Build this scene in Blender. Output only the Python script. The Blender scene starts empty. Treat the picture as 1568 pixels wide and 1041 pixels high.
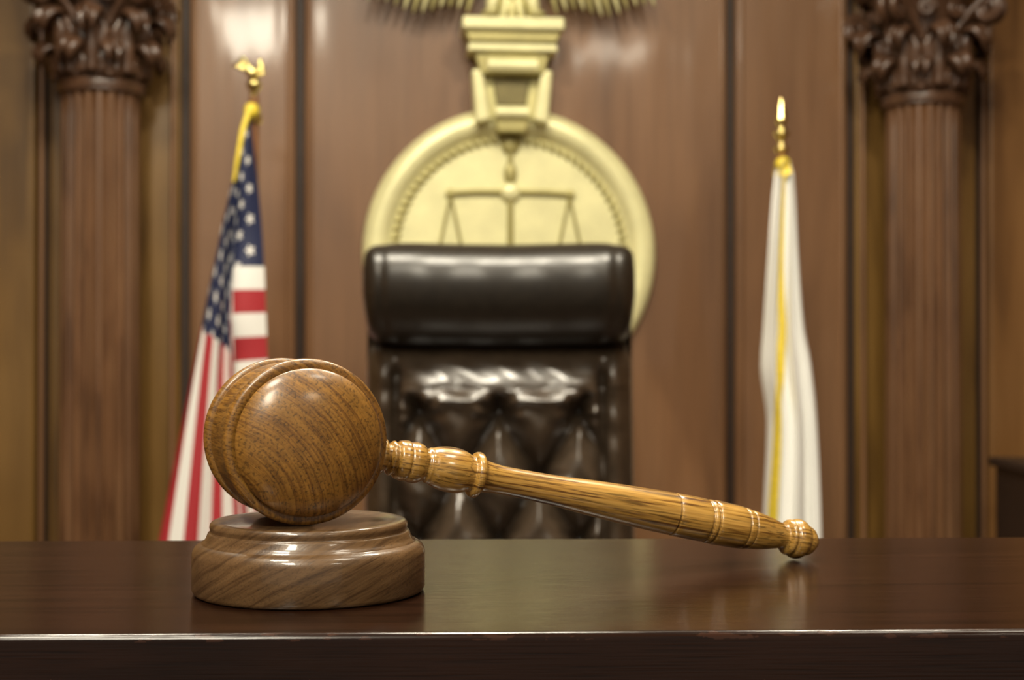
import bpy, bmesh, math, random
from mathutils import Matrix, Vector
random.seed(3)
scene = bpy.context.scene
COL = scene.collection
pi = math.pi
TABLE_Z = 1.10

# ------------------------------------------------------------------ helpers
def link(o):
    COL.objects.link(o); return o

def mesh_obj(name, verts, faces, mat=None, smooth=True, M=None, uvs=None):
    me = bpy.data.meshes.new(name)
    me.from_pydata([tuple(v) for v in verts], [], faces)
    me.update()
    if uvs is not None:
        uvl = me.uv_layers.new(name="UVMap")
        for l in me.loops:
            uvl.data[l.index].uv = uvs[l.vertex_index]
    bm = bmesh.new(); bm.from_mesh(me)
    bmesh.ops.recalc_face_normals(bm, faces=bm.faces)
    bm.to_mesh(me); bm.free()
    if smooth:
        for p in me.polygons: p.use_smooth = True
    o = bpy.data.objects.new(name, me)
    if mat: me.materials.append(mat)
    if M is not None: o.matrix_world = M
    return link(o)

def lathe(name, prof, segs, mat, M=None, smooth=True):
    verts=[]; faces=[]; rings=[]
    for (r,z) in prof:
        if r < 1e-6:
            rings.append([len(verts)]); verts.append((0,0,z))
        else:
            base=len(verts)
            for i in range(segs):
                a=2*pi*i/segs
                verts.append((r*math.cos(a), r*math.sin(a), z))
            rings.append(list(range(base,base+segs)))
    for a,b in zip(rings[:-1], rings[1:]):
        for i in range(segs):
            j=(i+1)%segs
            if len(a)==1 and len(b)==1: continue
            if len(a)==1: faces.append((a[0], b[i], b[j]))
            elif len(b)==1: faces.append((a[i], a[j], b[0]))
            else: faces.append((a[i], a[j], b[j], b[i]))
    return mesh_obj(name, verts, faces, mat, smooth, M)

def smooth_prof(pts, n=5):
    out=[]
    P=[pts[0]]+list(pts)+[pts[-1]]
    for i in range(1,len(P)-2):
        p0,p1,p2,p3=P[i-1],P[i],P[i+1],P[i+2]
        for k in range(n):
            t=k/n
            q=[]
            for c in range(2):
                a=0.5*(2*p1[c]+(p2[c]-p0[c])*t+(2*p0[c]-5*p1[c]+4*p2[c]-p3[c])*t*t+(-p0[c]+3*p1[c]-3*p2[c]+p3[c])*t**3)
                q.append(a)
            q[0]=max(q[0],0)
            out.append(tuple(q))
    out.append(pts[-1])
    return out

def box(name, x0,x1,y0,y1,z0,z1, mat, bevel=0.0, segs=3):
    bm=bmesh.new()
    bmesh.ops.create_cube(bm,size=1)
    for v in bm.verts:
        v.co.x = x0 if v.co.x<0 else x1
        v.co.y = y0 if v.co.y<0 else y1
        v.co.z = z0 if v.co.z<0 else z1
    if bevel>0:
        bmesh.ops.bevel(bm, geom=list(bm.edges), offset=bevel, segments=segs, affect='EDGES', profile=0.5)
    me=bpy.data.meshes.new(name); bm.to_mesh(me); bm.free()
    if mat: me.materials.append(mat)
    if bevel>0:
        for p in me.polygons: p.use_smooth=True
        o=bpy.data.objects.new(name,me); link(o)
        m=o.modifiers.new("wn",'WEIGHTED_NORMAL'); m.keep_sharp=False
        return o
    return link(bpy.data.objects.new(name,me))

def ellipsoid(name, c, r, mat, rot=None, seg=20):
    bm=bmesh.new()
    bmesh.ops.create_uvsphere(bm,u_segments=seg,v_segments=max(8,seg//2),radius=1)
    M=Matrix.Translation(c) @ (rot if rot else Matrix.Identity(4)) @ Matrix.Diagonal((r[0],r[1],r[2],1))
    bmesh.ops.transform(bm,matrix=M,verts=bm.verts)
    me=bpy.data.meshes.new(name); bm.to_mesh(me); bm.free()
    for p in me.polygons: p.use_smooth=True
    me.materials.append(mat)
    return link(bpy.data.objects.new(name,me))

def tube(name, pts, rad, mat, cyclic=False, radii=None):
    cu=bpy.data.curves.new(name,'CURVE'); cu.dimensions='3D'
    cu.bevel_depth=rad; cu.bevel_resolution=4; cu.use_fill_caps=True
    sp=cu.splines.new('POLY'); sp.points.add(len(pts)-1)
    for i,p in enumerate(pts):
        sp.points[i].co=(p[0],p[1],p[2],1)
        if radii: sp.points[i].radius=radii[i]
    sp.use_cyclic_u=cyclic
    cu.materials.append(mat)
    return link(bpy.data.objects.new(name,cu))

def group(name, loc, objs):
    e=bpy.data.objects.new(name,None); e.empty_display_size=0.05
    e.location=loc; link(e)
    inv=Matrix.Translation(loc).inverted()
    for o in objs:
        o.parent=e; o.matrix_parent_inverse=inv
    return e

def bake(objs, R):
    for o in objs:
        o.data.transform(R)

# ------------------------------------------------------------------ materials
def newmat(name):
    m=bpy.data.materials.new(name); m.use_nodes=True
    nt=m.node_tree; b=nt.nodes["Principled BSDF"]
    return m,nt,b

def mathnode(nt):
    N=nt.nodes; L=nt.links
    def mth(op,a,bv=None):
        n=N.new('ShaderNodeMath'); n.operation=op
        for i,v in enumerate((a,bv)):
            if v is None: continue
            if isinstance(v,(int,float)): n.inputs[i].default_value=v
            else: L.new(v,n.inputs[i])
        return n.outputs[0]
    return mth

def simple(name, col, rough=0.5, metal=0.0, coat=0.0, noise=0.15, nscale=30, bump=0.0, bscale=200, spec=0.5):
    m,nt,b=newmat(name)
    tc=nt.nodes.new('ShaderNodeTexCoord')
    n=nt.nodes.new('ShaderNodeTexNoise'); n.inputs['Scale'].default_value=nscale; n.inputs['Detail'].default_value=4
    nt.links.new(tc.outputs['Object'],n.inputs['Vector'])
    r=nt.nodes.new('ShaderNodeValToRGB')
    r.color_ramp.elements[0].position=0.3; r.color_ramp.elements[1].position=0.7
    r.color_ramp.elements[0].color=(col[0]*(1-noise),col[1]*(1-noise),col[2]*(1-noise),1)
    r.color_ramp.elements[1].color=(min(1,col[0]*(1+noise)),min(1,col[1]*(1+noise)),min(1,col[2]*(1+noise)),1)
    nt.links.new(n.outputs['Fac'],r.inputs['Fac']); nt.links.new(r.outputs['Color'],b.inputs['Base Color'])
    b.inputs['Roughness'].default_value=rough; b.inputs['Metallic'].default_value=metal
    b.inputs['Coat Weight'].default_value=coat; b.inputs['Coat Roughness'].default_value=0.12
    b.inputs['Specular IOR Level'].default_value=spec
    if bump>0:
        n2=nt.nodes.new('ShaderNodeTexNoise'); n2.inputs['Scale'].default_value=bscale; n2.inputs['Detail'].default_value=3
        nt.links.new(tc.outputs['Object'],n2.inputs['Vector'])
        bp=nt.nodes.new('ShaderNodeBump'); bp.inputs['Strength'].default_value=bump; bp.inputs['Distance'].default_value=0.002
        nt.links.new(n2.outputs['Fac'],bp.inputs['Height']); nt.links.new(bp.outputs['Normal'],b.inputs['Normal'])
    return m

def axes(normal, grain):
    g=Vector(grain).normalized(); n=Vector(normal); n=(n-g*n.dot(g)).normalized(); mm=g.cross(n)
    return Matrix((n,mm,g)).to_euler('XYZ')

def wood(name, dark, mid, light, period, offset, rot, rough=0.35, coat=0.5, fine=(1500,60), finestr=0.5, stretch=0.06,
         wob=0.35, bump=0.15, coatr=0.1, lowvar=0.25, ramp=(0.36,0.47,0.62), wave=None, spec=0.5, arc=0.12):
    """irregular growth rings: noise sampled on (ring radius, position along the grain)"""
    m,nt,b=newmat(name); N=nt.nodes; L=nt.links; mth=mathnode(nt)
    tc=N.new('ShaderNodeTexCoord')
    mp=N.new('ShaderNodeMapping'); mp.inputs['Rotation'].default_value=rot; mp.inputs['Location'].default_value=offset
    L.new(tc.outputs['Object'],mp.inputs['Vector'])
    mpn=N.new('ShaderNodeMapping'); mpn.inputs['Scale'].default_value=(0.12/period,0.12/period,0.12/period*stretch*3)
    L.new(mp.outputs['Vector'],mpn.inputs['Vector'])
    nn=N.new('ShaderNodeTexNoise'); nn.inputs['Scale'].default_value=1; nn.inputs['Detail'].default_value=2
    L.new(mpn.outputs['Vector'],nn.inputs['Vector'])
    sep=N.new('ShaderNodeSeparateXYZ'); L.new(mp.outputs['Vector'],sep.inputs[0])
    rad=mth('SQRT',mth('ADD',mth('POWER',mth('ABSOLUTE',sep.outputs['X']),2.0),mth('POWER',mth('ABSOLUTE',sep.outputs['Y']),2.0)))
    rr=mth('ADD',mth('MULTIPLY',rad,1/period),mth('MULTIPLY',nn.outputs['Fac'],wob*12))
    cb=N.new('ShaderNodeCombineXYZ'); L.new(rr,cb.inputs[0]); L.new(mth('MULTIPLY',sep.outputs['Z'],stretch/period),cb.inputs[1])
    L.new(mth('MULTIPLY',sep.outputs['Y'],arc/period),cb.inputs[2])
    w=N.new('ShaderNodeTexNoise'); w.inputs['Scale'].default_value=1.0; w.inputs['Detail'].default_value=2.5; w.inputs['Roughness'].default_value=0.6
    L.new(cb.outputs[0],w.inputs['Vector'])
    r=N.new('ShaderNodeValToRGB'); e=r.color_ramp.elements
    e[0].position=ramp[0]; e[0].color=(*dark,1); e[1].position=ramp[2]; e[1].color=(*light,1)
    k=e.new(ramp[1]); k.color=(*mid,1)
    L.new(w.outputs['Fac'],r.inputs['Fac'])
    mp3=N.new('ShaderNodeMapping'); mp3.inputs['Scale'].default_value=(fine[0],fine[0],fine[1])
    L.new(mp.outputs['Vector'],mp3.inputs['Vector'])
    n=N.new('ShaderNodeTexNoise'); n.inputs['Scale'].default_value=1; n.inputs['Detail'].default_value=3
    L.new(mp3.outputs['Vector'],n.inputs['Vector'])
    r2=N.new('ShaderNodeValToRGB'); f=r2.color_ramp.elements
    f[0].position=0.34; f[0].color=(1-finestr,1-finestr,1-finestr,1); f[1].position=0.48; f[1].color=(1,1,1,1)
    L.new(n.outputs['Fac'],r2.inputs['Fac'])
    mx=N.new('ShaderNodeMixRGB'); mx.blend_type='MULTIPLY'; mx.inputs['Fac'].default_value=1
    L.new(r.outputs['Color'],mx.inputs['Color1']); L.new(r2.outputs['Color'],mx.inputs['Color2'])
    mp2=N.new('ShaderNodeMapping'); mp2.inputs['Scale'].default_value=(1,1,0.2)
    L.new(mp.outputs['Vector'],mp2.inputs['Vector'])
    n3=N.new('ShaderNodeTexNoise'); n3.inputs['Scale'].default_value=0.2/period; n3.inputs['Detail'].default_value=2
    L.new(mp2.outputs['Vector'],n3.inputs['Vector'])
    r3=N.new('ShaderNodeValToRGB'); g=r3.color_ramp.elements
    g[0].position=0.3; g[0].color=(1-lowvar,1-lowvar,1-lowvar,1); g[1].position=0.7; g[1].color=(1,1,1,1)
    L.new(n3.outputs['Fac'],r3.inputs['Fac'])
    mx2=N.new('ShaderNodeMixRGB'); mx2.blend_type='MULTIPLY'; mx2.inputs['Fac'].default_value=1
    L.new(mx.outputs['Color'],mx2.inputs['Color1']); L.new(r3.outputs['Color'],mx2.inputs['Color2'])
    L.new(mx2.outputs['Color'],b.inputs['Base Color'])
    b.inputs['Roughness'].default_value=rough
    b.inputs['Specular IOR Level'].default_value=spec
    b.inputs['Coat Weight'].default_value=coat; b.inputs['Coat Roughness'].default_value=coatr
    if bump>0:
        bp=N.new('ShaderNodeBump'); bp.inputs['Strength'].default_value=bump; bp.inputs['Distance'].default_value=0.0004
        L.new(n.outputs['Fac'],bp.inputs['Height']); L.new(bp.outputs['Normal'],b.inputs['Normal'])
    if wave:
        mpw=N.new('ShaderNodeMapping'); mpw.inputs['Scale'].default_value=wave[0]
        L.new(tc.outputs['Object'],mpw.inputs['Vector'])
        nw=N.new('ShaderNodeTexNoise'); nw.inputs['Scale'].default_value=1; nw.inputs['Detail'].default_value=2
        L.new(mpw.outputs['Vector'],nw.inputs['Vector'])
        bp=N.new('ShaderNodeBump'); bp.inputs['Strength'].default_value=1.0; bp.inputs['Distance'].default_value=wave[1]
        L.new(nw.outputs['Fac'],bp.inputs['Height']); L.new(bp.outputs['Normal'],b.inputs['Normal']); L.new(bp.outputs['Normal'],b.inputs['Coat Normal'])
    return m

M_head  = wood('gavel_head_oak',(0.150,0.062,0.009),(0.235,0.105,0.015),(0.30,0.142,0.023),0.00115,(0.050,0.0,0),axes((0.80,0.60,0),(0,0,1)),rough=0.42,coat=0.45,fine=(1000,120),finestr=0.55,wob=0.08,coatr=0.2,arc=0.03,ramp=(0.38,0.48,0.60),lowvar=0.3)
M_handle= wood('gavel_handle_oak',(0.13,0.050,0.008),(0.42,0.22,0.042),(0.55,0.31,0.072),0.0012,(0.022,0.004,0),axes((0.5,0.85,0.04),(0.0,0.03,1)),rough=0.30,coat=0.8,fine=(1300,26),finestr=0.6,stretch=0.03,wob=0.12,coatr=0.1,ramp=(0.36,0.45,0.6))
M_block = wood('sound_block_walnut',(0.075,0.038,0.015),(0.120,0.064,0.026),(0.150,0.083,0.035),0.0020,(0.25,0.03,0.0),axes((-0.50,0.30,0.80),(0.75,0.5,0.35)),rough=0.36,coat=0.5,fine=(1600,120),finestr=0.3,wob=0.10,coatr=0.06,arc=0.03)
M_table = wood('bench_mahogany',(0.0095,0.0033,0.0017),(0.0150,0.0053,0.0027),(0.019,0.0070,0.0036),0.006,(0.0,0.3,0),(0,math.radians(90),0),rough=0.17,coat=0.0,fine=(1400,25),finestr=0.5,stretch=0.03,bump=0.15,spec=0.34)
M_wall  = wood('panel_wood',(0.175,0.086,0.039),(0.22,0.110,0.050),(0.25,0.130,0.062),0.05,(0.6,0.3,0),(0,0,0.3),rough=0.36,coat=0.45,fine=(120,3),finestr=0.12,bump=0.0,coatr=0.08,wave=((5,5,0.8),0.006))
M_wallg = wood('panel_wood_golden',(0.125,0.063,0.014),(0.185,0.096,0.021),(0.22,0.118,0.029),0.04,(0.4,0.3,0),(0,0,0.8),rough=0.36,coat=0.3,fine=(120,3),finestr=0.12,bump=0.0,coatr=0.15,wave=((5,5,0.8),0.006))
M_wallo = wood('panel_wood_orange',(0.17,0.078,0.024),(0.23,0.108,0.033),(0.26,0.127,0.042),0.05,(0.5,0.3,0),(0,0,0.5),rough=0.36,coat=0.3,fine=(120,3),finestr=0.12,bump=0.0,coatr=0.15,wave=((5,5,0.8),0.006))
M_groove= simple('groove_dark_wood',(0.030,0.014,0.007),0.6)
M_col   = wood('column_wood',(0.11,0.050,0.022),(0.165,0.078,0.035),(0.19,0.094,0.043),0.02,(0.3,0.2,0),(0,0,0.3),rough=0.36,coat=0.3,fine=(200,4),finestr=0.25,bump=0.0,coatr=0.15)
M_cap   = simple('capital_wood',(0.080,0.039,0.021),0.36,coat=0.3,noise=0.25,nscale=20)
M_gold  = simple('gilded_brass',(0.86,0.82,0.45),0.34,metal=0.15,noise=0.09,nscale=14,bump=0.3,bscale=25)
M_goldd = simple('gilded_brass_dark',(0.58,0.53,0.24),0.38,metal=0.25,noise=0.15,nscale=25)
M_relief= simple('relief_bronze',(0.42,0.37,0.14),0.4,metal=0.3,noise=0.1)
M_brass = simple('polished_brass',(0.85,0.72,0.30),0.18,metal=1.0,noise=0.05)
M_pole  = simple('pole_wood',(0.20,0.085,0.035),0.3,coat=0.4)
M_leath = simple('brown_black_leather',(0.044,0.030,0.019),0.29,noise=0.2,nscale=60,bump=0.08,bscale=500,spec=0.75,coat=0.12)
M_leath2= simple('headrest_leather',(0.016,0.012,0.0080),0.33,noise=0.2,nscale=60,bump=0.08,bscale=500,spec=0.7)
M_metal = simple('dark_metal',(0.03,0.03,0.03),0.3,metal=0.9)
M_floor = simple('carpet',(0.10,0.06,0.04),0.9,nscale=200)
M_ceil  = simple('ceiling_plaster',(0.62,0.58,0.48),0.8,noise=0.03)
M_side  = simple('side_wall_wood',(0.26,0.14,0.07),0.5)
M_white = simple('white_satin',(0.86,0.86,0.83),0.55,noise=0.02,nscale=8)
M_fring = simple('gold_fringe',(0.78,0.60,0.05),0.5,noise=0.2,nscale=120)
M_dark  = simple('dark_cabinet_wood',(0.018,0.010,0.007),0.45,coat=0.1)
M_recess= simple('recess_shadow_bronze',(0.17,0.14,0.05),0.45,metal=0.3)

def add_scuffs(m):
    nt=m.node_tree; N=nt.nodes; L=nt.links; b=N["Principled BSDF"]
    src=b.inputs['Base Color'].links[0].from_socket
    geo=N.new('ShaderNodeTexCoord'); mth=mathnode(nt)
    sep=N.new('ShaderNodeSeparateXYZ'); L.new(geo.outputs['Object'],sep.inputs[0])
    m1=mth('MULTIPLY',mth('LESS_THAN',sep.outputs['Y'],0.0018),mth('GREATER_THAN',sep.outputs['Z'],-0.0025))
    n=N.new('ShaderNodeTexNoise'); n.inputs['Scale'].default_value=80; n.inputs['Detail'].default_value=6
    mp=N.new('ShaderNodeMapping'); mp.inputs['Scale'].default_value=(1,4,4)
    L.new(geo.outputs['Object'],mp.inputs['Vector']); L.new(mp.outputs['Vector'],n.inputs['Vector'])
    wn=mth('GREATER_THAN',n.outputs['Fac'],0.60)
    m2=mth('MULTIPLY',wn,mth('MULTIPLY',m1,0.7))
    mx=N.new('ShaderNodeMixRGB'); L.new(m2,mx.inputs['Fac']); L.new(src,mx.inputs['Color1']); mx.inputs['Color2'].default_value=(0.042,0.017,0.010,1)
    L.new(mx.outputs['Color'],b.inputs['Base Color'])
add_scuffs(M_table)

def flag_mat():
    m,nt,b=newmat('us_flag_cloth'); N=nt.nodes; L=nt.links
    uv=N.new('ShaderNodeUVMap'); uv.uv_map='UVMap'
    sep=N.new('ShaderNodeSeparateXYZ'); L.new(uv.outputs[0],sep.inputs[0])
    U,V=sep.outputs['X'],sep.outputs['Y']; mth=mathnode(nt)
    s=mth('MODULO',mth('FLOOR',mth('MULTIPLY',V,13)),2)
    mx=N.new('ShaderNodeMixRGB'); L.new(s,mx.inputs['Fac'])
    mx.inputs['Color1'].default_value=(0.36,0.02,0.028,1); mx.inputs['Color2'].default_value=(0.80,0.79,0.75,1)
    can=mth('MULTIPLY',mth('LESS_THAN',U,0.4),mth('LESS_THAN',V,7/13))
    cu=mth('MULTIPLY',U,12/0.4); cv=mth('MULTIPLY',V,10*13/7)
    iu=mth('ROUND',cu); iv=mth('ROUND',cv)
    du=mth('SUBTRACT',cu,iu); dv=mth('SUBTRACT',cv,iv)
    par=mth('LESS_THAN',mth('MODULO',mth('ADD',iu,iv),2),0.5)
    ang=mth('ARCTAN2',dv,du)
    rr=mth('SQRT',mth('ADD',mth('MULTIPLY',du,du),mth('MULTIPLY',dv,dv)))
    thr=mth('ADD',0.26,mth('MULTIPLY',0.11,mth('COSINE',mth('MULTIPLY',ang,5))))
    star=mth('MULTIPLY',par,mth('LESS_THAN',rr,thr))
    inn=mth('MULTIPLY',mth('GREATER_THAN',iu,0.5),mth('GREATER_THAN',iv,0.5))
    star=mth('MULTIPLY',star,inn)
    m2=N.new('ShaderNodeMixRGB'); L.new(star,m2.inputs['Fac'])
    m2.inputs['Color1'].default_value=(0.010,0.016,0.058,1); m2.inputs['Color2'].default_value=(0.80,0.78,0.74,1)
    m3=N.new('ShaderNodeMixRGB'); L.new(can,m3.inputs['Fac']); L.new(mx.outputs[0],m3.inputs['Color1']); L.new(m2.outputs[0],m3.inputs['Color2'])
    L.new(m3.outputs[0],b.inputs['Base Color']); b.inputs['Roughness'].default_value=0.6
    return m
M_flag=flag_mat()

# ------------------------------------------------------------------ judge's bench
Rb = Matrix.Translation((0,0.461,TABLE_Z)) @ Matrix.Rotation(math.radians(1.6),4,'Z')
def bx(name,x0,x1,y0,y1,z0,z1,mat,bv=0,s=3):
    o=box(name,x0,x1,y0,y1,z0,z1,mat,bv,s); o.matrix_world=Rb; return o
bench=[bx('ledge_top',-1.6,1.6,0,0.231,-0.042,0,M_table,0.0024,6),
 bx('ledge_moulding',-1.58,1.58,0.012,0.215,-0.06,-0.042,M_table,0.006,4),
 bx('front_panel',-1.55,1.55,0.03,0.19,-TABLE_Z,-0.06,M_table,0.004)]
for i in range(6):
    x=-1.45+i*0.5
    bench.append(bx('raised_panel_%d'%(i+1),x,x+0.4,0.018,0.03,-0.95,-0.14,M_table,0.005))
bench.append(bx('inner_desk_top',-1.5,1.5,0.19,0.70,-0.36,-0.325,M_table,0.004))
bench.append(bx('inner_desk_side_l',-1.5,-1.46,0.19,0.68,-TABLE_Z,-0.36,M_table,0.003))
bench.append(bx('inner_desk_side_r',1.46,1.5,0.19,0.68,-TABLE_Z,-0.36,M_table,0.003))
bpy.context.view_layer.update()
e=bpy.data.objects.new('judges_bench',None); link(e)
for o in bench: o.parent=e

# ------------------------------------------------------------------ sound block
BX,BY=-0.0771,0.542
prof=[(0,0),(0.0432,0),(0.0444,0.0006),(0.0450,0.0018),(0.0450,0.0138),(0.0447,0.0152),(0.0438,0.0166),(0.0424,0.0175),(0.0412,0.0178),
      (0.0410,0.0182),(0.0403,0.0186),(0.0396,0.0196),(0.0391,0.0209),(0.0388,0.0215),(0.0380,0.0217),(0.0379,0.0222),(0.0383,0.0232),(0.0382,0.0243),(0.0374,0.0252),(0.0362,0.0254),(0.0335,0.0252),(0,0.0252)]
prof=[(r*0.975,z*1.067) for r,z in prof]
blk=lathe('turned_base',prof,128,M_block,Matrix.Translation((BX,BY,TABLE_Z)) )
m=blk.modifiers.new('b','BEVEL'); m.width=0.0003; m.segments=2; m.limit_method='ANGLE'; m.angle_limit=math.radians(35)
group('sound_block',(BX,BY,TABLE_Z),[blk])

# ------------------------------------------------------------------ gavel
HX,HY = -0.0832,0.542
RS=0.951
hz=TABLE_Z+0.0254*1.067+0.0322*RS+0.0001
half=[(0,0.0394),(0.007,0.0391),(0.014,0.0379),(0.0200,0.0360),(0.0248,0.0334),(0.0274,0.0310),(0.0284,0.0295),(0.0281,0.0283),(0.0266,0.0275),(0.0257,0.0268),
      (0.0256,0.0262),(0.0266,0.0258),(0.0290,0.0262),(0.0307,0.0261),(0.0319,0.0250),(0.0322,0.0232),(0.0319,0.0216),(0.0308,0.0205),(0.0292,0.0200),(0.0287,0.0192),
      (0.0292,0.0184),(0.0302,0.0172),(0.0305,0.0120),(0.0301,0.0050),(0.0300,0.0)]
half=[(r*RS,z*0.88) for r,z in half]
sp=smooth_prof(half,3)
full=[(r,z) for r,z in sp]+[(r,-z) for r,z in reversed(sp[:-1])]
tipx,tipy,tipz=0.1256,0.624,TABLE_Z+0.0087
a=Vector((tipy-HY,-(tipx-HX),0)).normalized()
up=Vector((0,0,1)); xh=up.cross(a).normalized()
Rh=Matrix((( xh.x,up.x,a.x),(xh.y,up.y,a.y),(xh.z,up.z,a.z))).to_4x4()
head=lathe('head',full,128,M_head,Matrix.Translation((HX,HY,hz))@Rh)
hd=Vector((tipx-HX,tipy-HY,tipz-hz)).normalized()
hp=[(0,0.026),(0.0062,0.0262),(0.0062,0.0300),(0.0068,0.0335),(0.0070,0.0360),(0.0056,0.0372),(0.0052,0.0380),(0.0064,0.0388),(0.0069,0.0398),(0.0063,0.0407),(0.0060,0.0412),
    (0.0074,0.0420),(0.0080,0.0445),(0.0079,0.0458),(0.0074,0.0463),(0.0078,0.0470),(0.0082,0.0490),(0.0076,0.0515),(0.0066,0.0530),(0.0063,0.0538),
    (0.0070,0.0548),(0.0072,0.0560),(0.0080,0.0580),(0.0088,0.0620),(0.0090,0.0655),(0.0086,0.0690),(0.0077,0.0715),(0.0072,0.0728),(0.0073,0.0734),
    (0.0086,0.0740),(0.0092,0.0752),(0.0090,0.0766),(0.0080,0.0774),(0.0071,0.0778),(0.0066,0.0790),(0.0060,0.0830),(0.0057,0.0880),(0.0058,0.0975),(0.0063,0.1122),(0.0073,0.127),(0.0081,0.1421),(0.0087,0.1560),(0.0089,0.1640),
    (0.0089,0.1652),(0.0081,0.1657),(0.0081,0.1662),(0.0090,0.1668),(0.0092,0.1760),(0.0091,0.1808),(0.0085,0.1812),(0.0084,0.1820),(0.0091,0.1826),(0.0093,0.1840),(0.0086,0.1845),(0.0086,0.1850),(0.0094,0.1858),(0.0093,0.1920),
    (0.0091,0.1990),(0.0083,0.1994),(0.0083,0.2000),(0.0089,0.2006),(0.0086,0.2030),(0.0081,0.2036),(0.0084,0.2044),(0.0077,0.2100),(0.0066,0.2155),(0.0056,0.2195),(0.0052,0.2215),(0.0058,0.2222),
    (0.0074,0.2232),(0.0078,0.2244),(0.0072,0.2252),(0.0080,0.2260),(0.0086,0.2275),(0.0086,0.2295),(0.0078,0.2312),(0.0068,0.2325),(0.0066,0.2335),(0.0058,0.2355),(0.0038,0.2375),(0.0018,0.2392),(0,0.2397)]
q=hd.to_track_quat('Z','Y').to_matrix().to_4x4()
handle=lathe('handle',smooth_prof(hp,3),96,M_handle,Matrix.Translation((HX,HY,hz))@q)
bpy.context.view_layer.update()
g=bpy.data.objects.new('gavel',None); g.location=(HX,HY,hz); link(g)
for o in (head,handle):
    o.parent=g; o.matrix_parent_inverse=Matrix.Translation((HX,HY,hz)).inverted()

# ------------------------------------------------------------------ executive chair
CX,CY=-0.023,2.5
def backrest():
    hw=0.243; z0,z1=0.50,1.235
    nx,nz=200,320
    rows=[(1.080,[-0.142,0,0.142]),(0.965,[-0.071,0.071]),(0.850,[-0.142,0,0.142]),(0.735,[-0.071,0.071]),(0.620,[-0.142,0,0.142])]
    btn=[(x,z) for z,xs in rows for x in xs]
    seg=[]
    for (za,xa),(zb,xb) in zip(rows[:-1],rows[1:]):
        for x in xa:
            for y in xb:
                if abs(x-y)<0.09: seg.append(((x,za),(y,zb)))
    for z,xs in rows:
        if len(xs)==2:
            for s in (-1,1):
                seg.append(((s*0.19,z+0.03),(s*0.142,z+0.115))); seg.append(((s*0.19,z-0.03),(s*0.142,z-0.115)))
    for x in (-0.142,0,0.142): seg.append(((x,1.080),(x*1.1,1.110)))
    def dseg(px,pz,s):
        (ax,az),(bx_,bz)=s
        dx,dz=bx_-ax,bz-az; t=((px-ax)*dx+(pz-az)*dz)/(dx*dx+dz*dz); t=max(0,min(1,t))
        return math.hypot(px-ax-t*dx,pz-az-t*dz)
    def h(x,z):
        X=abs(x)/hw; Z=abs((z-(z0+z1)/2)/((z1-z0)/2))
        e=max(0,1-X**4)**0.5*max(0,1-Z**14)**0.5
        v=0.075*e
        v+=0.022*math.exp(-((abs(x)-0.212)/0.016)**2)*e
        v+=0.0030*math.sin(z*60+2.5*math.sin(z*23+x*3))*math.exp(-((abs(x)-0.208)/0.018)**2)*e
        v-=0.022*math.exp(-((abs(x)-0.185)/0.007)**2) * (1 if z<1.15 else max(0,1-(z-1.15)/0.03))
        v-=0.030*max(0,(z-1.150)/0.05)**2 if z>1.150 else 0
        inside = 1/(1+math.exp((abs(x)-0.178)/0.005))
        v+=0.021*math.exp(-((z-1.128)/0.026)**2)*inside*(0.88+0.12*math.cos(x*2*pi/0.142))
        if z<1.125:
            k=min(1,(1.125-z)/0.02)
            dip=0
            for (bx_,bz) in btn:
                d=math.hypot(x-bx_,z-bz)
                if d<0.12:
                    dip+=0.024*math.exp(-(d/0.020)**1.3)
                    th=math.atan2(z-bz,x-bx_)
                    dip+=0.0036*math.sin(th*8+bx_*30+bz*17)*math.exp(-((d-0.032)/0.016)**2)
            m=min(dseg(x,z,s) for s in seg)
            t=min(1,m/0.048)
            bulge=0.046*(1-(1-t)**2.2)
            v+=(bulge-dip-0.016)*inside*k
            v+=0.0012*math.sin(x*90+z*35+3*math.sin(z*40))*inside
        else:
            v+=0.0014*math.sin(x*75+2*math.sin(z*60))
        return v
    verts=[];faces=[]
    def side(flat):
        base=len(verts)
        for j in range(nz+1):
            z=z0+(z1-z0)*j/nz
            for i in range(nx+1):
                t=-math.cos(pi*i/nx)*0.5+ (i/nx*2-1)*0.5
                x=hw*t
                k=1+0.012*math.sin((z-z0)*6)
                if flat:
                    Z=abs((z-(z0+z1)/2)/((z1-z0)/2))
                    y=0.055*max(0,1-abs(t)**6)**0.5*max(0,1-Z**12)**0.5
                else: y=-h(x,z)
                verts.append((CX+x*k,CY+0.09+y,z))
        return base
    b0=side(False); b1=side(True)
    W=nx+1
    for j in range(nz):
        for i in range(nx):
            a_=b0+j*W+i; faces.append((a_,a_+1,a_+1+W,a_+W))
            c_=b1+j*W+i; faces.append((c_,c_+W,c_+1+W,c_+1))
    for j in range(nz):
        for i in (0,nx):
            faces.append((b0+j*W+i,b0+(j+1)*W+i,b1+(j+1)*W+i,b1+j*W+i))
    for i in range(nx):
        for j in (0,nz):
            faces.append((b0+j*W+i,b0+j*W+i+1,b1+j*W+i+1,b1+j*W+i))
    o=mesh_obj('tufted_backrest',verts,faces,M_leath)
    objs=[o]
    for k,(bx_,bz) in enumerate(btn):
        objs.append(ellipsoid('button_%d'%(k+1),(CX+bx_,CY+0.09-h(bx_,bz)-0.001,bz),(0.009,0.005,0.009),M_leath,seg=12))
    return objs
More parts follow.
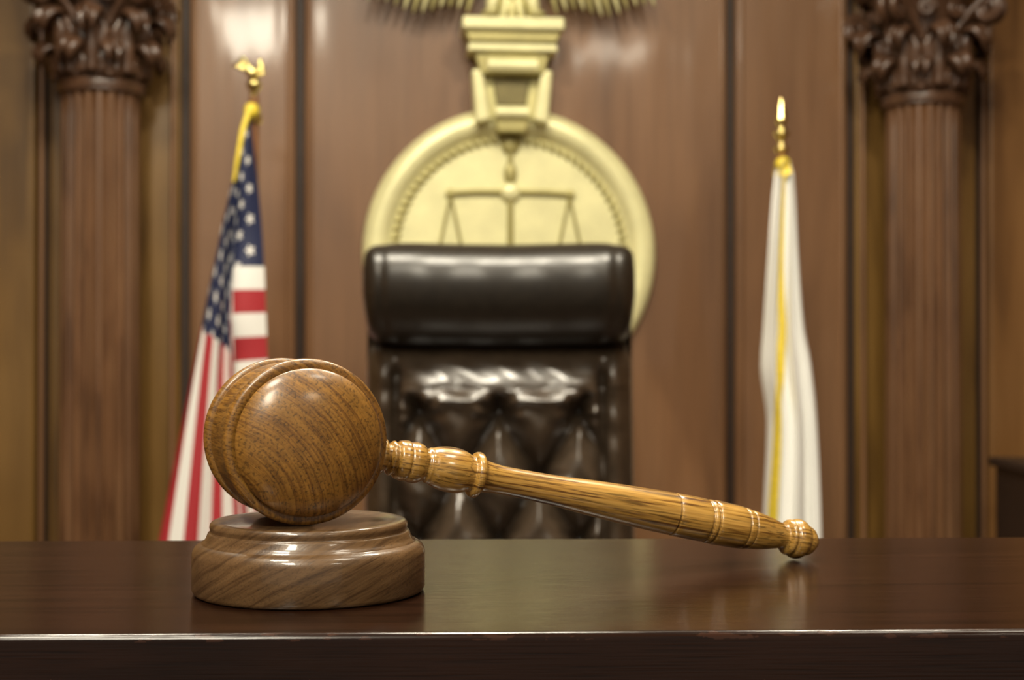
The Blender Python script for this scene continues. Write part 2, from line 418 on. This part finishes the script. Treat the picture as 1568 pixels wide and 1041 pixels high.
def headrest():
    a_=0.243; zc=1.291; n=110; seg=72
    verts=[];faces=[]
    for i in range(n+1):
        t=math.sin((i/n-0.5)*pi); t=math.copysign(abs(t)**0.75,t)
        s=max(0.0,1-abs(t)**9)**0.33
        s=max(s,0.001)
        bul=1+0.030*math.exp(-((abs(t)-0.93)/0.045)**2)-0.02*math.exp(-((abs(t)-0.84)/0.03)**2)
        for k in range(seg):
            th=2*pi*k/seg; c,sn=math.cos(th),math.sin(th)
            y=math.copysign(abs(c)**0.90,c)*0.098*s*bul
            z=math.copysign(abs(sn)**0.82,sn)*0.093*(0.55+0.45*s)*(1+(bul-1)*0.6)
            if s<0.55: z*=s/0.55
            x=a_*t
            x*= 1-0.03*max(0,(-z/0.09))
            y+=0.0015*math.sin(x*60)*s
            verts.append((CX+x,CY+0.055+y+(0.012*(-z/0.09)),zc+z-0.002*math.cos(t*pi)))
    for i in range(n):
        for k in range(seg):
            k2=(k+1)%seg
            faces.append((i*seg+k,i*seg+k2,(i+1)*seg+k2,(i+1)*seg+k))
    faces.append(tuple(range(seg))); faces.append(tuple(n*seg+k for k in reversed(range(seg))))
    return [mesh_obj('headrest_cushion',verts,faces,M_leath2)]
chair=backrest()+headrest()
chair.append(box('seat_cushion',CX-0.26,CX+0.26,CY-0.45,CY+0.06,0.42,0.54,M_leath,0.05,6))
for s,nm in ((-1,'l'),(1,'r')):
    chair.append(box('armrest_pad_'+nm,CX+s*0.31-0.04,CX+s*0.31+0.04,CY-0.36,CY+0.02,0.68,0.73,M_leath,0.022,5))
    chair.append(tube('armrest_frame_'+nm,[(CX+s*0.31,CY-0.30,0.69),(CX+s*0.31,CY-0.30,0.5),(CX+s*0.22,CY-0.25,0.45),(CX+s*0.22,CY-0.05,0.45),(CX+s*0.31,CY+0.0,0.5),(CX+s*0.31,CY+0.0,0.69)],0.014,M_metal))
chair.append(lathe('gas_column',[(0,0.08),(0.035,0.08),(0.035,0.28),(0.02,0.28),(0.02,0.42),(0,0.42)],24,M_metal,Matrix.Translation((CX,CY-0.18,0))))
for k in range(5):
    an=2*pi*k/5+0.3
    ex,ey=CX+0.3*math.cos(an),CY-0.18+0.3*math.sin(an)
    chair.append(tube('base_leg_%d'%(k+1),[(CX,CY-0.18,0.12),(ex,ey,0.075)],0.02,M_metal))
    chair.append(ellipsoid('caster_%d'%(k+1),(ex,ey,0.03),(0.03,0.03,0.03),M_metal))
bpy.context.view_layer.update()
group('executive_chair',(CX,CY,0),chair)

# ------------------------------------------------------------------ panelled wall
WY=4.0
RW=Matrix.Translation((0,WY,0))@Matrix.Rotation(math.radians(5),4,'Z')@Matrix.Translation((0,-WY,0))
H=3.4
wall=box('wall_back',-3.2,3.2,WY,WY+0.12,0,H,M_groove)
panels=[]
def panel(n,u0,u1,dep,mat,bv=0.012):
    panels.append(box(n,u0,u1,WY-dep,WY+0.01,0.12,H-0.1,mat,bv,4))
panel('panel_centre',-0.578,0.610,0.030,M_wall)
panel('panel_mid_left',-0.890,-0.602,0.030,M_wall)
panel('panel_mid_right',0.634,0.960,0.030,M_wall)
panel('panel_strip_left',-1.27,-0.915,0.018,M_wallg)
panel('panel_strip_right',0.985,1.345,0.018,M_wallg)
panel('panel_outer_left',-1.75,-1.30,0.030,M_wallg)
panel('panel_outer_right',1.375,1.80,0.030,M_wallo)
panel('panel_far_left',-3.1,-1.79,0.02,M_wallg)
panel('panel_far_right',1.84,3.1,0.02,M_wallo)
for k,u in enumerate((-0.621,-0.560,0.594,0.651,-0.872,0.942,-1.285,1.36,-0.935,1.005)):
    panels.append(tube('trim_bead_%d'%(k+1),[(u,WY-0.026,0.12),(u,WY-0.026,H-0.1)],0.008,M_wall))
panels.append(box('baseboard_back',-3.1,3.1,WY-0.05,WY,0,0.15,M_col,0.01))
panels.append(box('trim_cornice',-3.1,3.1,WY-0.30,WY,2.70,2.98,M_wall,0.02))
panels.append(box('trim_cornice_lip',-3.1,3.1,WY-0.36,WY,2.98,3.04,M_wall,0.015))
for k,u in enumerate((-1.10,1.125)):
    panels.append(box('column_entablature_%d'%(k+1),u-0.16,u+0.16,WY-0.32,WY-0.01,2.322,2.70,M_col,0.008))
bake([wall]+panels,RW)
for o in panels: o.parent=wall

def wchild(name,objs,u,z,y=WY):
    bake(objs,RW)
    p=RW@Vector((u,y,z))
    return group(name,p,objs)

# ------------------------------------------------------------------ fluted columns with corinthian capitals
def column(u):
    yc=WY-0.17; objs=[]
    R=0.105; nf=20; n=nf*12
    zs=[0.26,0.30,0.6,1.0,1.4,1.80,1.84,1.865]
    verts=[];faces=[]
    for zi,z in enumerate(zs):
        taper=1.0-0.05*(z/1.9)
        fl=0 if zi in (0,len(zs)-1) else 1
        for i in range(n):
            th=2*pi*i/n
            f=max(0,math.cos(th*nf)+0.35)/1.35
            r=(R-0.014*(f**0.6)*fl)*taper
            verts.append((u+r*math.cos(th),yc+r*math.sin(th),z))
    for j in range(len(zs)-1):
        for i in range(n):
            k=(i+1)%n; faces.append((j*n+i,j*n+k,(j+1)*n+k,(j+1)*n+i))
    objs.append(mesh_obj('fluted_shaft',verts,faces,M_col))
    T=Matrix.Translation((u,yc,0))
    def lt(nm,pr,mat):
        o=lathe(nm,pr,64,mat); o.data.transform(T); return o
    objs.append(lt('base_torus',smooth_prof([(0.0,0.12),(0.145,0.12),(0.155,0.145),(0.145,0.17),(0.128,0.18),(0.122,0.20),(0.135,0.215),(0.138,0.235),(0.125,0.255),(0.108,0.262),(0,0.262)],4),M_col))
    objs.append(box('base_plinth',u-0.155,u+0.155,yc-0.155,yc+0.14,0,0.12,M_col,0.004))
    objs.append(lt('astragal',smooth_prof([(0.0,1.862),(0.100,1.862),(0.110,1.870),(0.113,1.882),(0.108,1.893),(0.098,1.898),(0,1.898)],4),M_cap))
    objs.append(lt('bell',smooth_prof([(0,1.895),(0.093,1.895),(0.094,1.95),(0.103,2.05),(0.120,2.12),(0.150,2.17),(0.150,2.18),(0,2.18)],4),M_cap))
    def leaf(nm,th0,z0,h,w,R0,curl):
        vs=[];fs=[];ns,nt_=12,18
        for j in range(nt_+1):
            t=j/nt_
            hw=w*math.sqrt(max(0.02,math.sin(pi*(0.22+0.76*t))))*(1+0.16*math.cos(t*pi*7))
            if t<=0.75: zz=z0+h*t/0.75; rr=R0+0.010+0.012*t
            else:
                ph=(t-0.75)/0.25*pi*1.15
                zz=z0+h+curl*0.8*math.sin(ph)*0.6-curl*0.5*(ph/3.6)**2
                rr=R0+0.019+curl*(1-math.cos(ph))*0.62
            for i in range(ns+1):
                s=i/ns*2-1
                an=th0+s*hw/R0
                r=rr+0.010*(1-abs(s))+0.006*math.cos(s*pi*2.5)-0.006*s*s
                vs.append((u+r*math.cos(an),yc+r*math.sin(an),zz-0.02*s*s*t))
        W=ns+1
        for j in range(nt_):
            for i in range(ns): fs.append((j*W+i,j*W+i+1,(j+1)*W+i+1,(j+1)*W+i))
        o=mesh_obj(nm,vs,fs,M_cap)
        m=o.modifiers.new('s','SOLIDIFY'); m.thickness=0.008
        return o
    for k in range(8):
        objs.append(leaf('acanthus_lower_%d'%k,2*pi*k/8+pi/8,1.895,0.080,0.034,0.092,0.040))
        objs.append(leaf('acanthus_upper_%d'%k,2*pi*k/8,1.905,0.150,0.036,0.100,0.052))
    for k in range(4):
        th=pi/4+k*pi/2; d=Vector((math.cos(th),math.sin(th),0))
        for sd in (-1,1):
            side=Vector((-d.y,d.x,0))*0.016*sd
            pts=[];rad=[]
            for i in range(12):
                t=i/11; r=0.105+0.085*t**1.5; z=2.03+0.115*t
                pts.append(Vector((u,yc,0))+d*r+side*(1+2*(1-t))+Vector((0,0,z))); rad.append(0.7+0.3*t)
            cc=pts[-1]+Vector((0,0,-0.036))
            for i in range(1,40):
                t=i/39; ph=pi/2-t*4.2*pi; rr=0.036*(1-t*0.82)
                pts.append(cc+d*rr*math.cos(ph)+Vector((0,0,rr*math.sin(ph)))); rad.append(1-0.4*t)
            objs.append(tube('volute_%d%s'%(k+1,'a' if sd<0 else 'b'),pts,0.0115,M_cap,radii=rad))
        th=k*pi/2
        c=(u+0.148*math.cos(th),yc+0.148*math.sin(th),2.185)
        objs.append(ellipsoid('fleuron_%d'%(k+1),c,(0.026,0.026,0.026),M_cap,seg=14))
        for s in (-1,1):
            th2=th+s*0.28
            pts=[]
            for i in range(30):
                t=i/29; ph=-s*(t*3.2*pi); rr=0.024*(1-0.8*t)
                b_=Vector((u+0.142*math.cos(th2),yc+0.142*math.sin(th2),2.11))
                tg=Vector((-math.sin(th2),math.cos(th2),0))
                pts.append(b_+tg*rr*math.cos(ph)+Vector((0,0,rr*math.sin(ph))))
            objs.append(tube('helix_%d%s'%(k+1,'a' if s<0 else 'b'),pts,0.007,M_cap))
    vs=[];n=64
    prof_=[(2.175,0.93),(2.195,1.0),(2.22,1.0),(2.225,1.05),(2.25,1.06),(2.32,1.0)]
    for z,sc in prof_:
        for i in range(n):
            th=2*pi*i/n
            c=max(abs(math.cos(th)),abs(math.sin(th)))
            r=0.150/c; r=r if r<0.205 else 0.205
            r*= (1+0.02)
            vs.append((u+r*sc*math.cos(th),yc+min(r*sc*math.sin(th),0.135),z))
    fs=[]
    for j in range(len(prof_)-1):
        for i in range(n):
            k=(i+1)%n; fs.append((j*n+i,j*n+k,(j+1)*n+k,(j+1)*n+i))
    fs.append(tuple(range(n))); fs.append(tuple((len(prof_)-1)*n+i for i in range(n)))
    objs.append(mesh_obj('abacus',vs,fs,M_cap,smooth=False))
    return wchild('corinthian_column',objs,u,0,yc)
column(-1.10)
column(1.125)

# ------------------------------------------------------------------ justice seal
SU,SZ=-0.009,1.461
SY=WY-0.032
Tseal=Matrix.Translation((SU,SY,SZ))@Matrix.Rotation(pi/2,4,'X')
pr=[(0,0.0),(0,0.012),(0.300,0.012),(0.304,0.012),(0.330,0.013),(0.338,0.018),(0.345,0.030),(0.362,0.040),(0.385,0.038),(0.402,0.026),(0.410,0.010),(0.410,0.0)]
sd=lathe('disc_with_rim',pr,160,M_gold); sd.data.transform(Tseal)
seal=[sd]
bm=bmesh.new()
nb=84
for k in range(nb):
    th=2*pi*k/nb
    Mx=Matrix.Rotation(th,4,'Z')@Matrix.Translation((0.319,0,0.014))@Matrix.Rotation(0.7,4,'Z')@Matrix.Diagonal((0.016,0.0075,0.010,1))
    bmesh.ops.create_uvsphere(bm,u_segments=10,v_segments=6,radius=1,matrix=Mx)
me=bpy.data.meshes.new('rope_ring'); bm.to_mesh(me); bm.free(); me.materials.append(M_relief)
for p in me.polygons: p.use_smooth=True
me.transform(Tseal); seal.append(link(bpy.data.objects.new('rope_ring',me)))
yf=SY-0.020
seal.append(tube('scale_beam',[(SU-0.180,yf,1.628),(SU-0.10,yf,1.634),(SU,yf,1.634),(SU+0.10,yf,1.634),(SU+0.180,yf,1.628)],0.0075,M_relief))
seal.append(tube('scale_post',[(SU,yf,1.20),(SU,yf,1.5),(SU,yf,1.76)],0.009,M_relief,radii=[1.6,1.0,0.8]))
seal.append(ellipsoid('post_boss',(SU,yf-0.002,1.634),(0.028,0.014,0.026),M_gold))
seal.append(ellipsoid('post_urn',(SU,yf-0.001,1.685),(0.018,0.010,0.032),M_relief))
seal.append(ellipsoid('post_finial',(SU,yf-0.001,1.765),(0.026,0.010,0.024),M_relief))
seal.append(tube('post_base',[(SU-0.08,yf,1.19),(SU+0.08,yf,1.19)],0.012,M_relief))
for s,nm in ((-1,'l'),(1,'r')):
    xc=SU+s*0.166
    for j,dx in enumerate((-0.045,0.045)):
        seal.append(tube('scale_chain_%s%d'%(nm,j+1),[(xc,yf,1.625),(xc+dx,yf,1.415)],0.0038,M_relief))
    seal.append(ellipsoid('chain_hook_'+nm,(xc,yf,1.628),(0.012,0.006,0.014),M_relief))
    pan=lathe('scale_pan_'+nm,[(0,-0.022),(0.03,-0.018),(0.055,-0.004),(0.060,0.0),(0.055,0.002),(0,0.002)],32,M_relief)
    pan.data.transform(Matrix.Translation((xc,yf,1.412))@Matrix.Diagonal((1,0.2,1,1))); seal.append(pan)
wchild('justice_seal',seal,SU,SZ,SY)

# ------------------------------------------------------------------ eagle emblem on bracket, above the seal
def prism(name,xz,y0,y1,mat,bev=0.004):
    n=len(xz); vs=[(x,y0,z) for x,z in xz]+[(x,y1,z) for x,z in xz]
    fs=[tuple(range(n)),tuple(reversed(range(n,2*n)))]+[(i,(i+1)%n,n+(i+1)%n,n+i) for i in range(n)]
    o=mesh_obj(name,vs,fs,mat,smooth=False)
    if bev:
        m=o.modifiers.new('b','BEVEL'); m.width=bev; m.segments=3
    return o
E=[]
yw=WY-0.028
def sym(name,hwb,zb,hwt,zt,dep,mat,bev=0.004):
    return prism(name,[(SU-hwb,zb),(SU+hwb,zb),(SU+hwt,zt),(SU-hwt,zt)],yw-dep,yw,mat,bev)
E.append(sym('cornice_top',0.139,2.100,0.139,2.134,0.13,M_gold,0.006))
E.append(sym('cornice_mid',0.120,2.068,0.134,2.100,0.115,M_relief,0.006))
E.append(sym('cornice_low',0.124,2.045,0.120,2.068,0.105,M_gold,0.005))
E.append(sym('neck',0.088,1.985,0.104,2.045,0.088,M_relief,0.005))
E.append(tube('neck_roll',[(SU-0.068,yw-0.088,2.008),(SU+0.068,yw-0.088,2.008)],0.022,M_gold))
E.append(sym('bracket_body',0.086,1.865,0.080,1.985,0.050,M_goldd,0.004))
for s,nm in ((-1,'l'),(1,'r')):
    E.append(prism('bracket_scroll_'+nm,[(SU+s*0.058,1.860),(SU+s*0.100,1.850),(SU+s*0.112,2.000),(SU+s*0.080,2.000)] ,yw-0.085,yw,M_gold,0.010))
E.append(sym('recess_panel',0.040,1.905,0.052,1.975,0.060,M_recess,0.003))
E.append(tube('lower_roll',[(SU-0.045,yw-0.075,1.882),(SU+0.045,yw-0.075,1.882)],0.019,M_gold))
E.append(sym('keystone_foot',0.040,1.828,0.046,1.864,0.075,M_relief,0.006))
def feather(nm,a_,b_,w,mat,th=0.010):
    a_=Vector(a_);b_=Vector(b_); d=b_-a_; q_=d.to_track_quat('Z','Y').to_matrix().to_4x4()
    ln=d.length
    return ellipsoid(nm,(a_+b_)/2,(w,th,ln/2),mat,rot=q_,seg=16)
ye=yw-0.07
E.append(ellipsoid('eagle_body',(SU,ye,2.31),(0.075,0.05,0.13),M_gold))
E.append(ellipsoid('eagle_neck',(SU-0.01,ye-0.01,2.43),(0.045,0.04,0.06),M_gold))
E.append(ellipsoid('eagle_head',(SU-0.025,ye-0.02,2.485),(0.038,0.034,0.034),M_gold))
E.append(feather('eagle_beak',(SU-0.045,ye-0.02,2.488),(SU-0.092,ye-0.02,2.468),0.010,M_goldd))
for i in range(5):
    dx=(i-2)*0.022
    E.append(feather('tail_feather_%d'%(i+1),(SU+dx*0.5,ye,2.24),(SU+dx*1.35,ye-0.01,2.128),0.016,M_gold if i%2 else M_goldd))
for s,nm in ((-1,'l'),(1,'r')):
    E.append(feather('eagle_leg_'+nm,(SU+s*0.045,ye-0.02,2.24),(SU+s*0.062,ye-0.03,2.140),0.020,M_gold,0.018))
    E.append(ellipsoid('eagle_talon_'+nm,(SU+s*0.062,ye-0.045,2.143),(0.026,0.03,0.012),M_goldd))
    E.append(feather('wing_arm_'+nm,(SU+s*0.05,ye,2.39),(SU+s*0.26,ye,2.48),0.040,M_gold,0.03))
    for i in range(12):
        t=i/11
        ra=(SU+s*(0.06+0.24*t),ye-0.004*(i%2),2.40+0.07*t)
        tb=(SU+s*(0.125+0.27*t),ye-0.012-0.006*(i%2),2.150+0.012*math.sin(t*9)+0.02*t*t)
        E.append(feather('wing_feather_%s%d'%(nm,i+1),ra,tb,0.021,M_gold if i%2 else M_goldd))
    for i in range(8):
        t=i/7
        ra=(SU+s*(0.05+0.2*t),ye-0.02,2.42+0.06*t)
        tb=(SU+s*(0.09+0.24*t),ye-0.026,2.29+0.04*t)
        E.append(feather('wing_covert_%s%d'%(nm,i+1),ra,tb,0.022,M_gold))
bake(E,Matrix.Translation((0,0,-0.036)))
wchild('eagle_wall_bracket',E,SU,1.85,yw)

# ------------------------------------------------------------------ flags
def hermite(ts,vs,t):
    n=len(ts)
    i=0
    while i<n-2 and t>ts[i+1]: i+=1
    def tan(k):
        if k==0: return (vs[1]-vs[0])/(ts[1]-ts[0])
        if k==n-1: return (vs[-1]-vs[-2])/(ts[-1]-ts[-2])
        a_=(vs[k]-vs[k-1])/(ts[k]-ts[k-1]); b_=(vs[k+1]-vs[k])/(ts[k+1]-ts[k])
        if a_*b_<=0: return 0.0
        return 2*a_*b_/(a_+b_)
    h=ts[i+1]-ts[i]; s=(t-ts[i])/h
    return (2*s**3-3*s*s+1)*vs[i]+(s**3-2*s*s+s)*h*tan(i)+(-2*s**3+3*s*s)*vs[i+1]+(s**3-s*s)*h*tan(i+1)

def pole(x,y,ztop):
    o=[tube('pole',[(x,y,0.05),(x,y,ztop)],0.0125,M_pole)]
    st=lathe('stand',smooth_prof([(0,0),(0.14,0),(0.15,0.015),(0.13,0.035),(0.06,0.05),(0.035,0.08),(0.03,0.14),(0.02,0.16),(0,0.16)],4),40,M_brass)
    st.data.transform(Matrix.Translation((x,y,0))); o.append(st)
    return o
def us_flag():
    px,py,zt=-0.618,3.40,1.758; k=0.001561
    us=[0,0.1,0.4,1.0]; vs_=[0,0.27,0.54,0.77,1.0]
    net=[[(-3,0),(-14,-45),(-72,-325),(-165,-825)],
         [(11,-115),(-19,-125),(-48,-345),(-76,-835)],
         [(20,-235),(-27,-237),(-24,-375),(-2,-835)],
         [(24,-340),(-30,-345),(-12,-500),(18,-835)],
         [(28,-445),(-14,-455),(8,-590),(36,-835)]]
    nu,nv=140,110; verts=[];uvs=[];faces=[]
    for j in range(nv+1):
        v=j/nv
        for i in range(nu+1):
            u=i/nu
            cx=[hermite(us,[c[0] for c in row],u) for row in net]
            cz=[hermite(us,[c[1] for c in row],u) for row in net]
            X=hermite(vs_,cx,v); Z=hermite(vs_,cz,v)
            fold=0.022*math.sin(2*pi*(v*2.2+0.3)+u*1.5)*min(1,u*4+0.1)+0.006*math.sin(v*2*pi*5+u*5)*min(1,u*3)
            Y=-0.014-0.05*min(1,u*3)*(1-v)+fold*0.9-0.02*math.sin(min(1,u/0.1)*pi)
            X+=2*math.sin(v*2*pi*4+u*3)*min(1,u*2.5)
            verts.append((px+X*k,py+Y-0.02,zt+Z*k)); uvs.append((u,v))
    W=nu+1
    for j in range(nv):
        for i in range(nu): faces.append((j*W+i,j*W+i+1,(j+1)*W+i+1,(j+1)*W+i))
    cl=mesh_obj('flag_cloth',verts,faces,M_flag,uvs=uvs)
    objs=pole(px,py,1.80)+[cl]
    objs.append(tube('gold_cord',[(px-0.004,py-0.03,zt+0.012),(px-0.016,py-0.06,zt-0.05),(px-0.026,py-0.07,zt-0.12),(px-0.034,py-0.07,zt-0.17)],0.006,M_fring,radii=[1.4,1.1,0.9,0.5]))
    objs.append(ellipsoid('gold_tassel_knot',(px-0.002,py-0.02,zt+0.005),(0.018,0.02,0.020),M_fring))
    f=lathe('finial_ferrule',smooth_prof([(0,1.735),(0.017,1.735),(0.019,1.755),(0.014,1.765),(0.016,1.775),(0.011,1.785),(0.010,1.81),(0.016,1.822),(0.018,1.832),(0.010,1.842),(0,1.844)],4),32,M_brass)
    f.data.transform(Matrix.Translation((px,py,0))); objs.append(f)
    objs.append(feather('finial_eagle_body',(px+0.006,py,1.832),(px-0.016,py-0.004,1.880),0.015,M_brass,0.013))
    objs.append(ellipsoid('finial_eagle_head',(px-0.022,py-0.010,1.884),(0.009,0.008,0.008),M_brass))
    for i in range(5):
        objs.append(feather('finial_wing_l%d'%(i+1),(px-0.002,py-0.004,1.856),(px-0.054+0.006*i,py-0.006,1.876+0.006*i),0.0075,M_brass,0.004))
        objs.append(feather('finial_wing_r%d'%(i+1),(px+0.002,py+0.004,1.846),(px+0.028-0.003*i,py+0.010,1.862+0.009*i),0.0075,M_brass,0.004))
    bpy.context.view_layer.update()
    return group('american_flag',(px,py,0),objs)
us_flag()
def white_flag():
    px,py,zt=0.664,3.50,1.654; k=0.001607
    ys=[0,-20,-150,-250,-310,-400,-576,-800]
    L_=[-8,-14,-25,-32,-36,-26,-32,-26]; R_=[8,15,21,28,38,46,53,60]
    ts=[-y/800 for y in ys]
    G_=[0.45,0.36,0.36,0.42,0.36,0.18,0.12,0.1]
    nu,nv=90,160; verts=[];faces=[]
    def P(s,t,off=0):
        l=hermite(ts,L_,t); r=hermite(ts,R_,t)
        am=0.006+0.020*t
        Y=-0.045*math.sin(pi*s)**0.7*0.8+am*math.sin(s*2*pi*2.5+t*3)+0.006*math.sin(s*2*pi*6+t*5)
        X=l+(r-l)*s+2.0*math.sin(s*2*pi*2+t*4)
        return (px+X*k,py+Y-0.03-off,zt-800*t*k)
    for j in range(nv+1):
        for i in range(nu+1): verts.append(P(i/nu,j/nv))
    W=nu+1
    for j in range(nv):
        for i in range(nu): faces.append((j*W+i,j*W+i+1,(j+1)*W+i+1,(j+1)*W+i))
    objs=pole(px,py,1.70)+[mesh_obj('flag_cloth',verts,faces,M_white)]
    vs=[];fs=[]
    for j in range(nv+1):
        t=j/nv; g_=hermite(ts,G_,t)
        wd=0.07 if t>0.03 else 0.3
        for i in range(5):
            vs.append(P(min(1,max(0,g_+(i/4-0.5)*2*wd)),t,0.006+0.003*math.sin(i/4*pi)))
    for j in range(nv):
        for i in range(4): fs.append((j*5+i,j*5+i+1,(j+1)*5+i+1,(j+1)*5+i))
    objs.append(mesh_obj('gold_fringe',vs,fs,M_fring))
    f=lathe('finial_spear',smooth_prof([(0,1.64),(0.020,1.642),(0.020,1.662),(0.013,1.675),(0.012,1.700),(0.017,1.708),(0.017,1.716),(0.010,1.722),(0.010,1.735),(0.018,1.745),(0.019,1.752),(0.011,1.76),(0.009,1.768),(0.014,1.780),(0.012,1.792),(0.004,1.825),(0,1.84)],4),32,M_brass)
    f.data.transform(Matrix.Translation((px,py,0))@Matrix.Translation((0,0,-0.022))); objs.append(f)
    objs.append(ellipsoid('gold_tassel_knot',(px-0.002,py-0.03,1.648),(0.020,0.02,0.018),M_fring))
    bpy.context.view_layer.update()
    return group('ceremonial_flag',(px,py,0),objs)
white_flag()

# ------------------------------------------------------------------ dark cabinet at right
cab=[box('cabinet_body',1.25,1.80,3.32,3.68,0.06,0.895,M_dark,0.005),
     box('cabinet_top',1.235,1.815,3.30,3.69,0.895,0.918,M_dark,0.005),
     box('cabinet_door_l',1.27,1.515,3.308,3.32,0.12,0.86,M_dark,0.004),
     box('cabinet_door_r',1.535,1.78,3.308,3.32,0.12,0.86,M_dark,0.004),
     box('cabinet_plinth',1.27,1.78,3.34,3.68,0,0.06,M_dark)]
group('side_cabinet',(1.52,3.5,0),cab)

# ------------------------------------------------------------------ room shell
box('floor',-3.2,3.2,-3.5,4.4,-0.1,0,M_floor)
box('ceiling',-3.2,3.2,-3.5,4.4,H,H+0.1,M_ceil)
box('wall_left',-3.3,-3.2,-3.5,4.4,0,H,M_side)
box('wall_right',3.2,3.3,-3.5,4.4,0,H,M_side)

# ------------------------------------------------------------------ lights
def ceiling_light(x,y,sx,sy,power,col=(1.0,0.91,0.73)):
    fr=[]
    t=0.03
    z0,z1=H-0.04,H
    fr.append(box('frame_a',x-sx/2-t,x-sx/2,y-sy/2-t,y+sy/2+t,z0,z1,M_ceil,0.004))
    fr.append(box('frame_b',x+sx/2,x+sx/2+t,y-sy/2-t,y+sy/2+t,z0,z1,M_ceil,0.004))
    fr.append(box('frame_c',x-sx/2,x+sx/2,y-sy/2-t,y-sy/2,z0,z1,M_ceil,0.004))
    fr.append(box('frame_d',x-sx/2,x+sx/2,y+sy/2,y+sy/2+t,z0,z1,M_ceil,0.004))
    ld=bpy.data.lights.new('lamp','AREA'); ld.shape='RECTANGLE'; ld.size=sx; ld.size_y=sy; ld.energy=power; ld.color=col
    lo=bpy.data.objects.new('lamp',ld); lo.location=(x,y,H-0.02); link(lo)
    bpy.context.view_layer.update()
    group('ceiling_light',(x,y,H),fr+[lo])
ceiling_light(-0.80,-0.15,0.5,0.5,46)
ceiling_light(0.9,0.2,0.5,0.5,18)
ceiling_light(-0.8,1.9,0.35,0.35,45)
ceiling_light(0.0,1.5,0.35,0.35,56)
ceiling_light(0.8,1.9,0.35,0.35,45)
ceiling_light(-0.72,-2.0,0.55,1.5,140)
ceiling_light(1.9,-2.2,0.6,0.6,30)

w=bpy.data.worlds.new('world'); scene.world=w; w.use_nodes=True
bg=w.node_tree.nodes['Background']; bg.inputs['Color'].default_value=(1.0,0.93,0.79,1); bg.inputs['Strength'].default_value=0.32

# ------------------------------------------------------------------ camera
cd=bpy.data.cameras.new('camera'); cd.lens=50; cd.sensor_width=36; cd.sensor_fit='HORIZONTAL'
cd.clip_start=0.02
cd.dof.use_dof=True; cd.dof.focus_distance=0.535; cd.dof.aperture_fstop=15.0
cam=bpy.data.objects.new('camera',cd); cam.location=(0,0,TABLE_Z+0.091)
cam.rotation_euler=(math.radians(90+0.46),0,0)
link(cam); scene.camera=cam
scene.view_settings.view_transform='Standard'
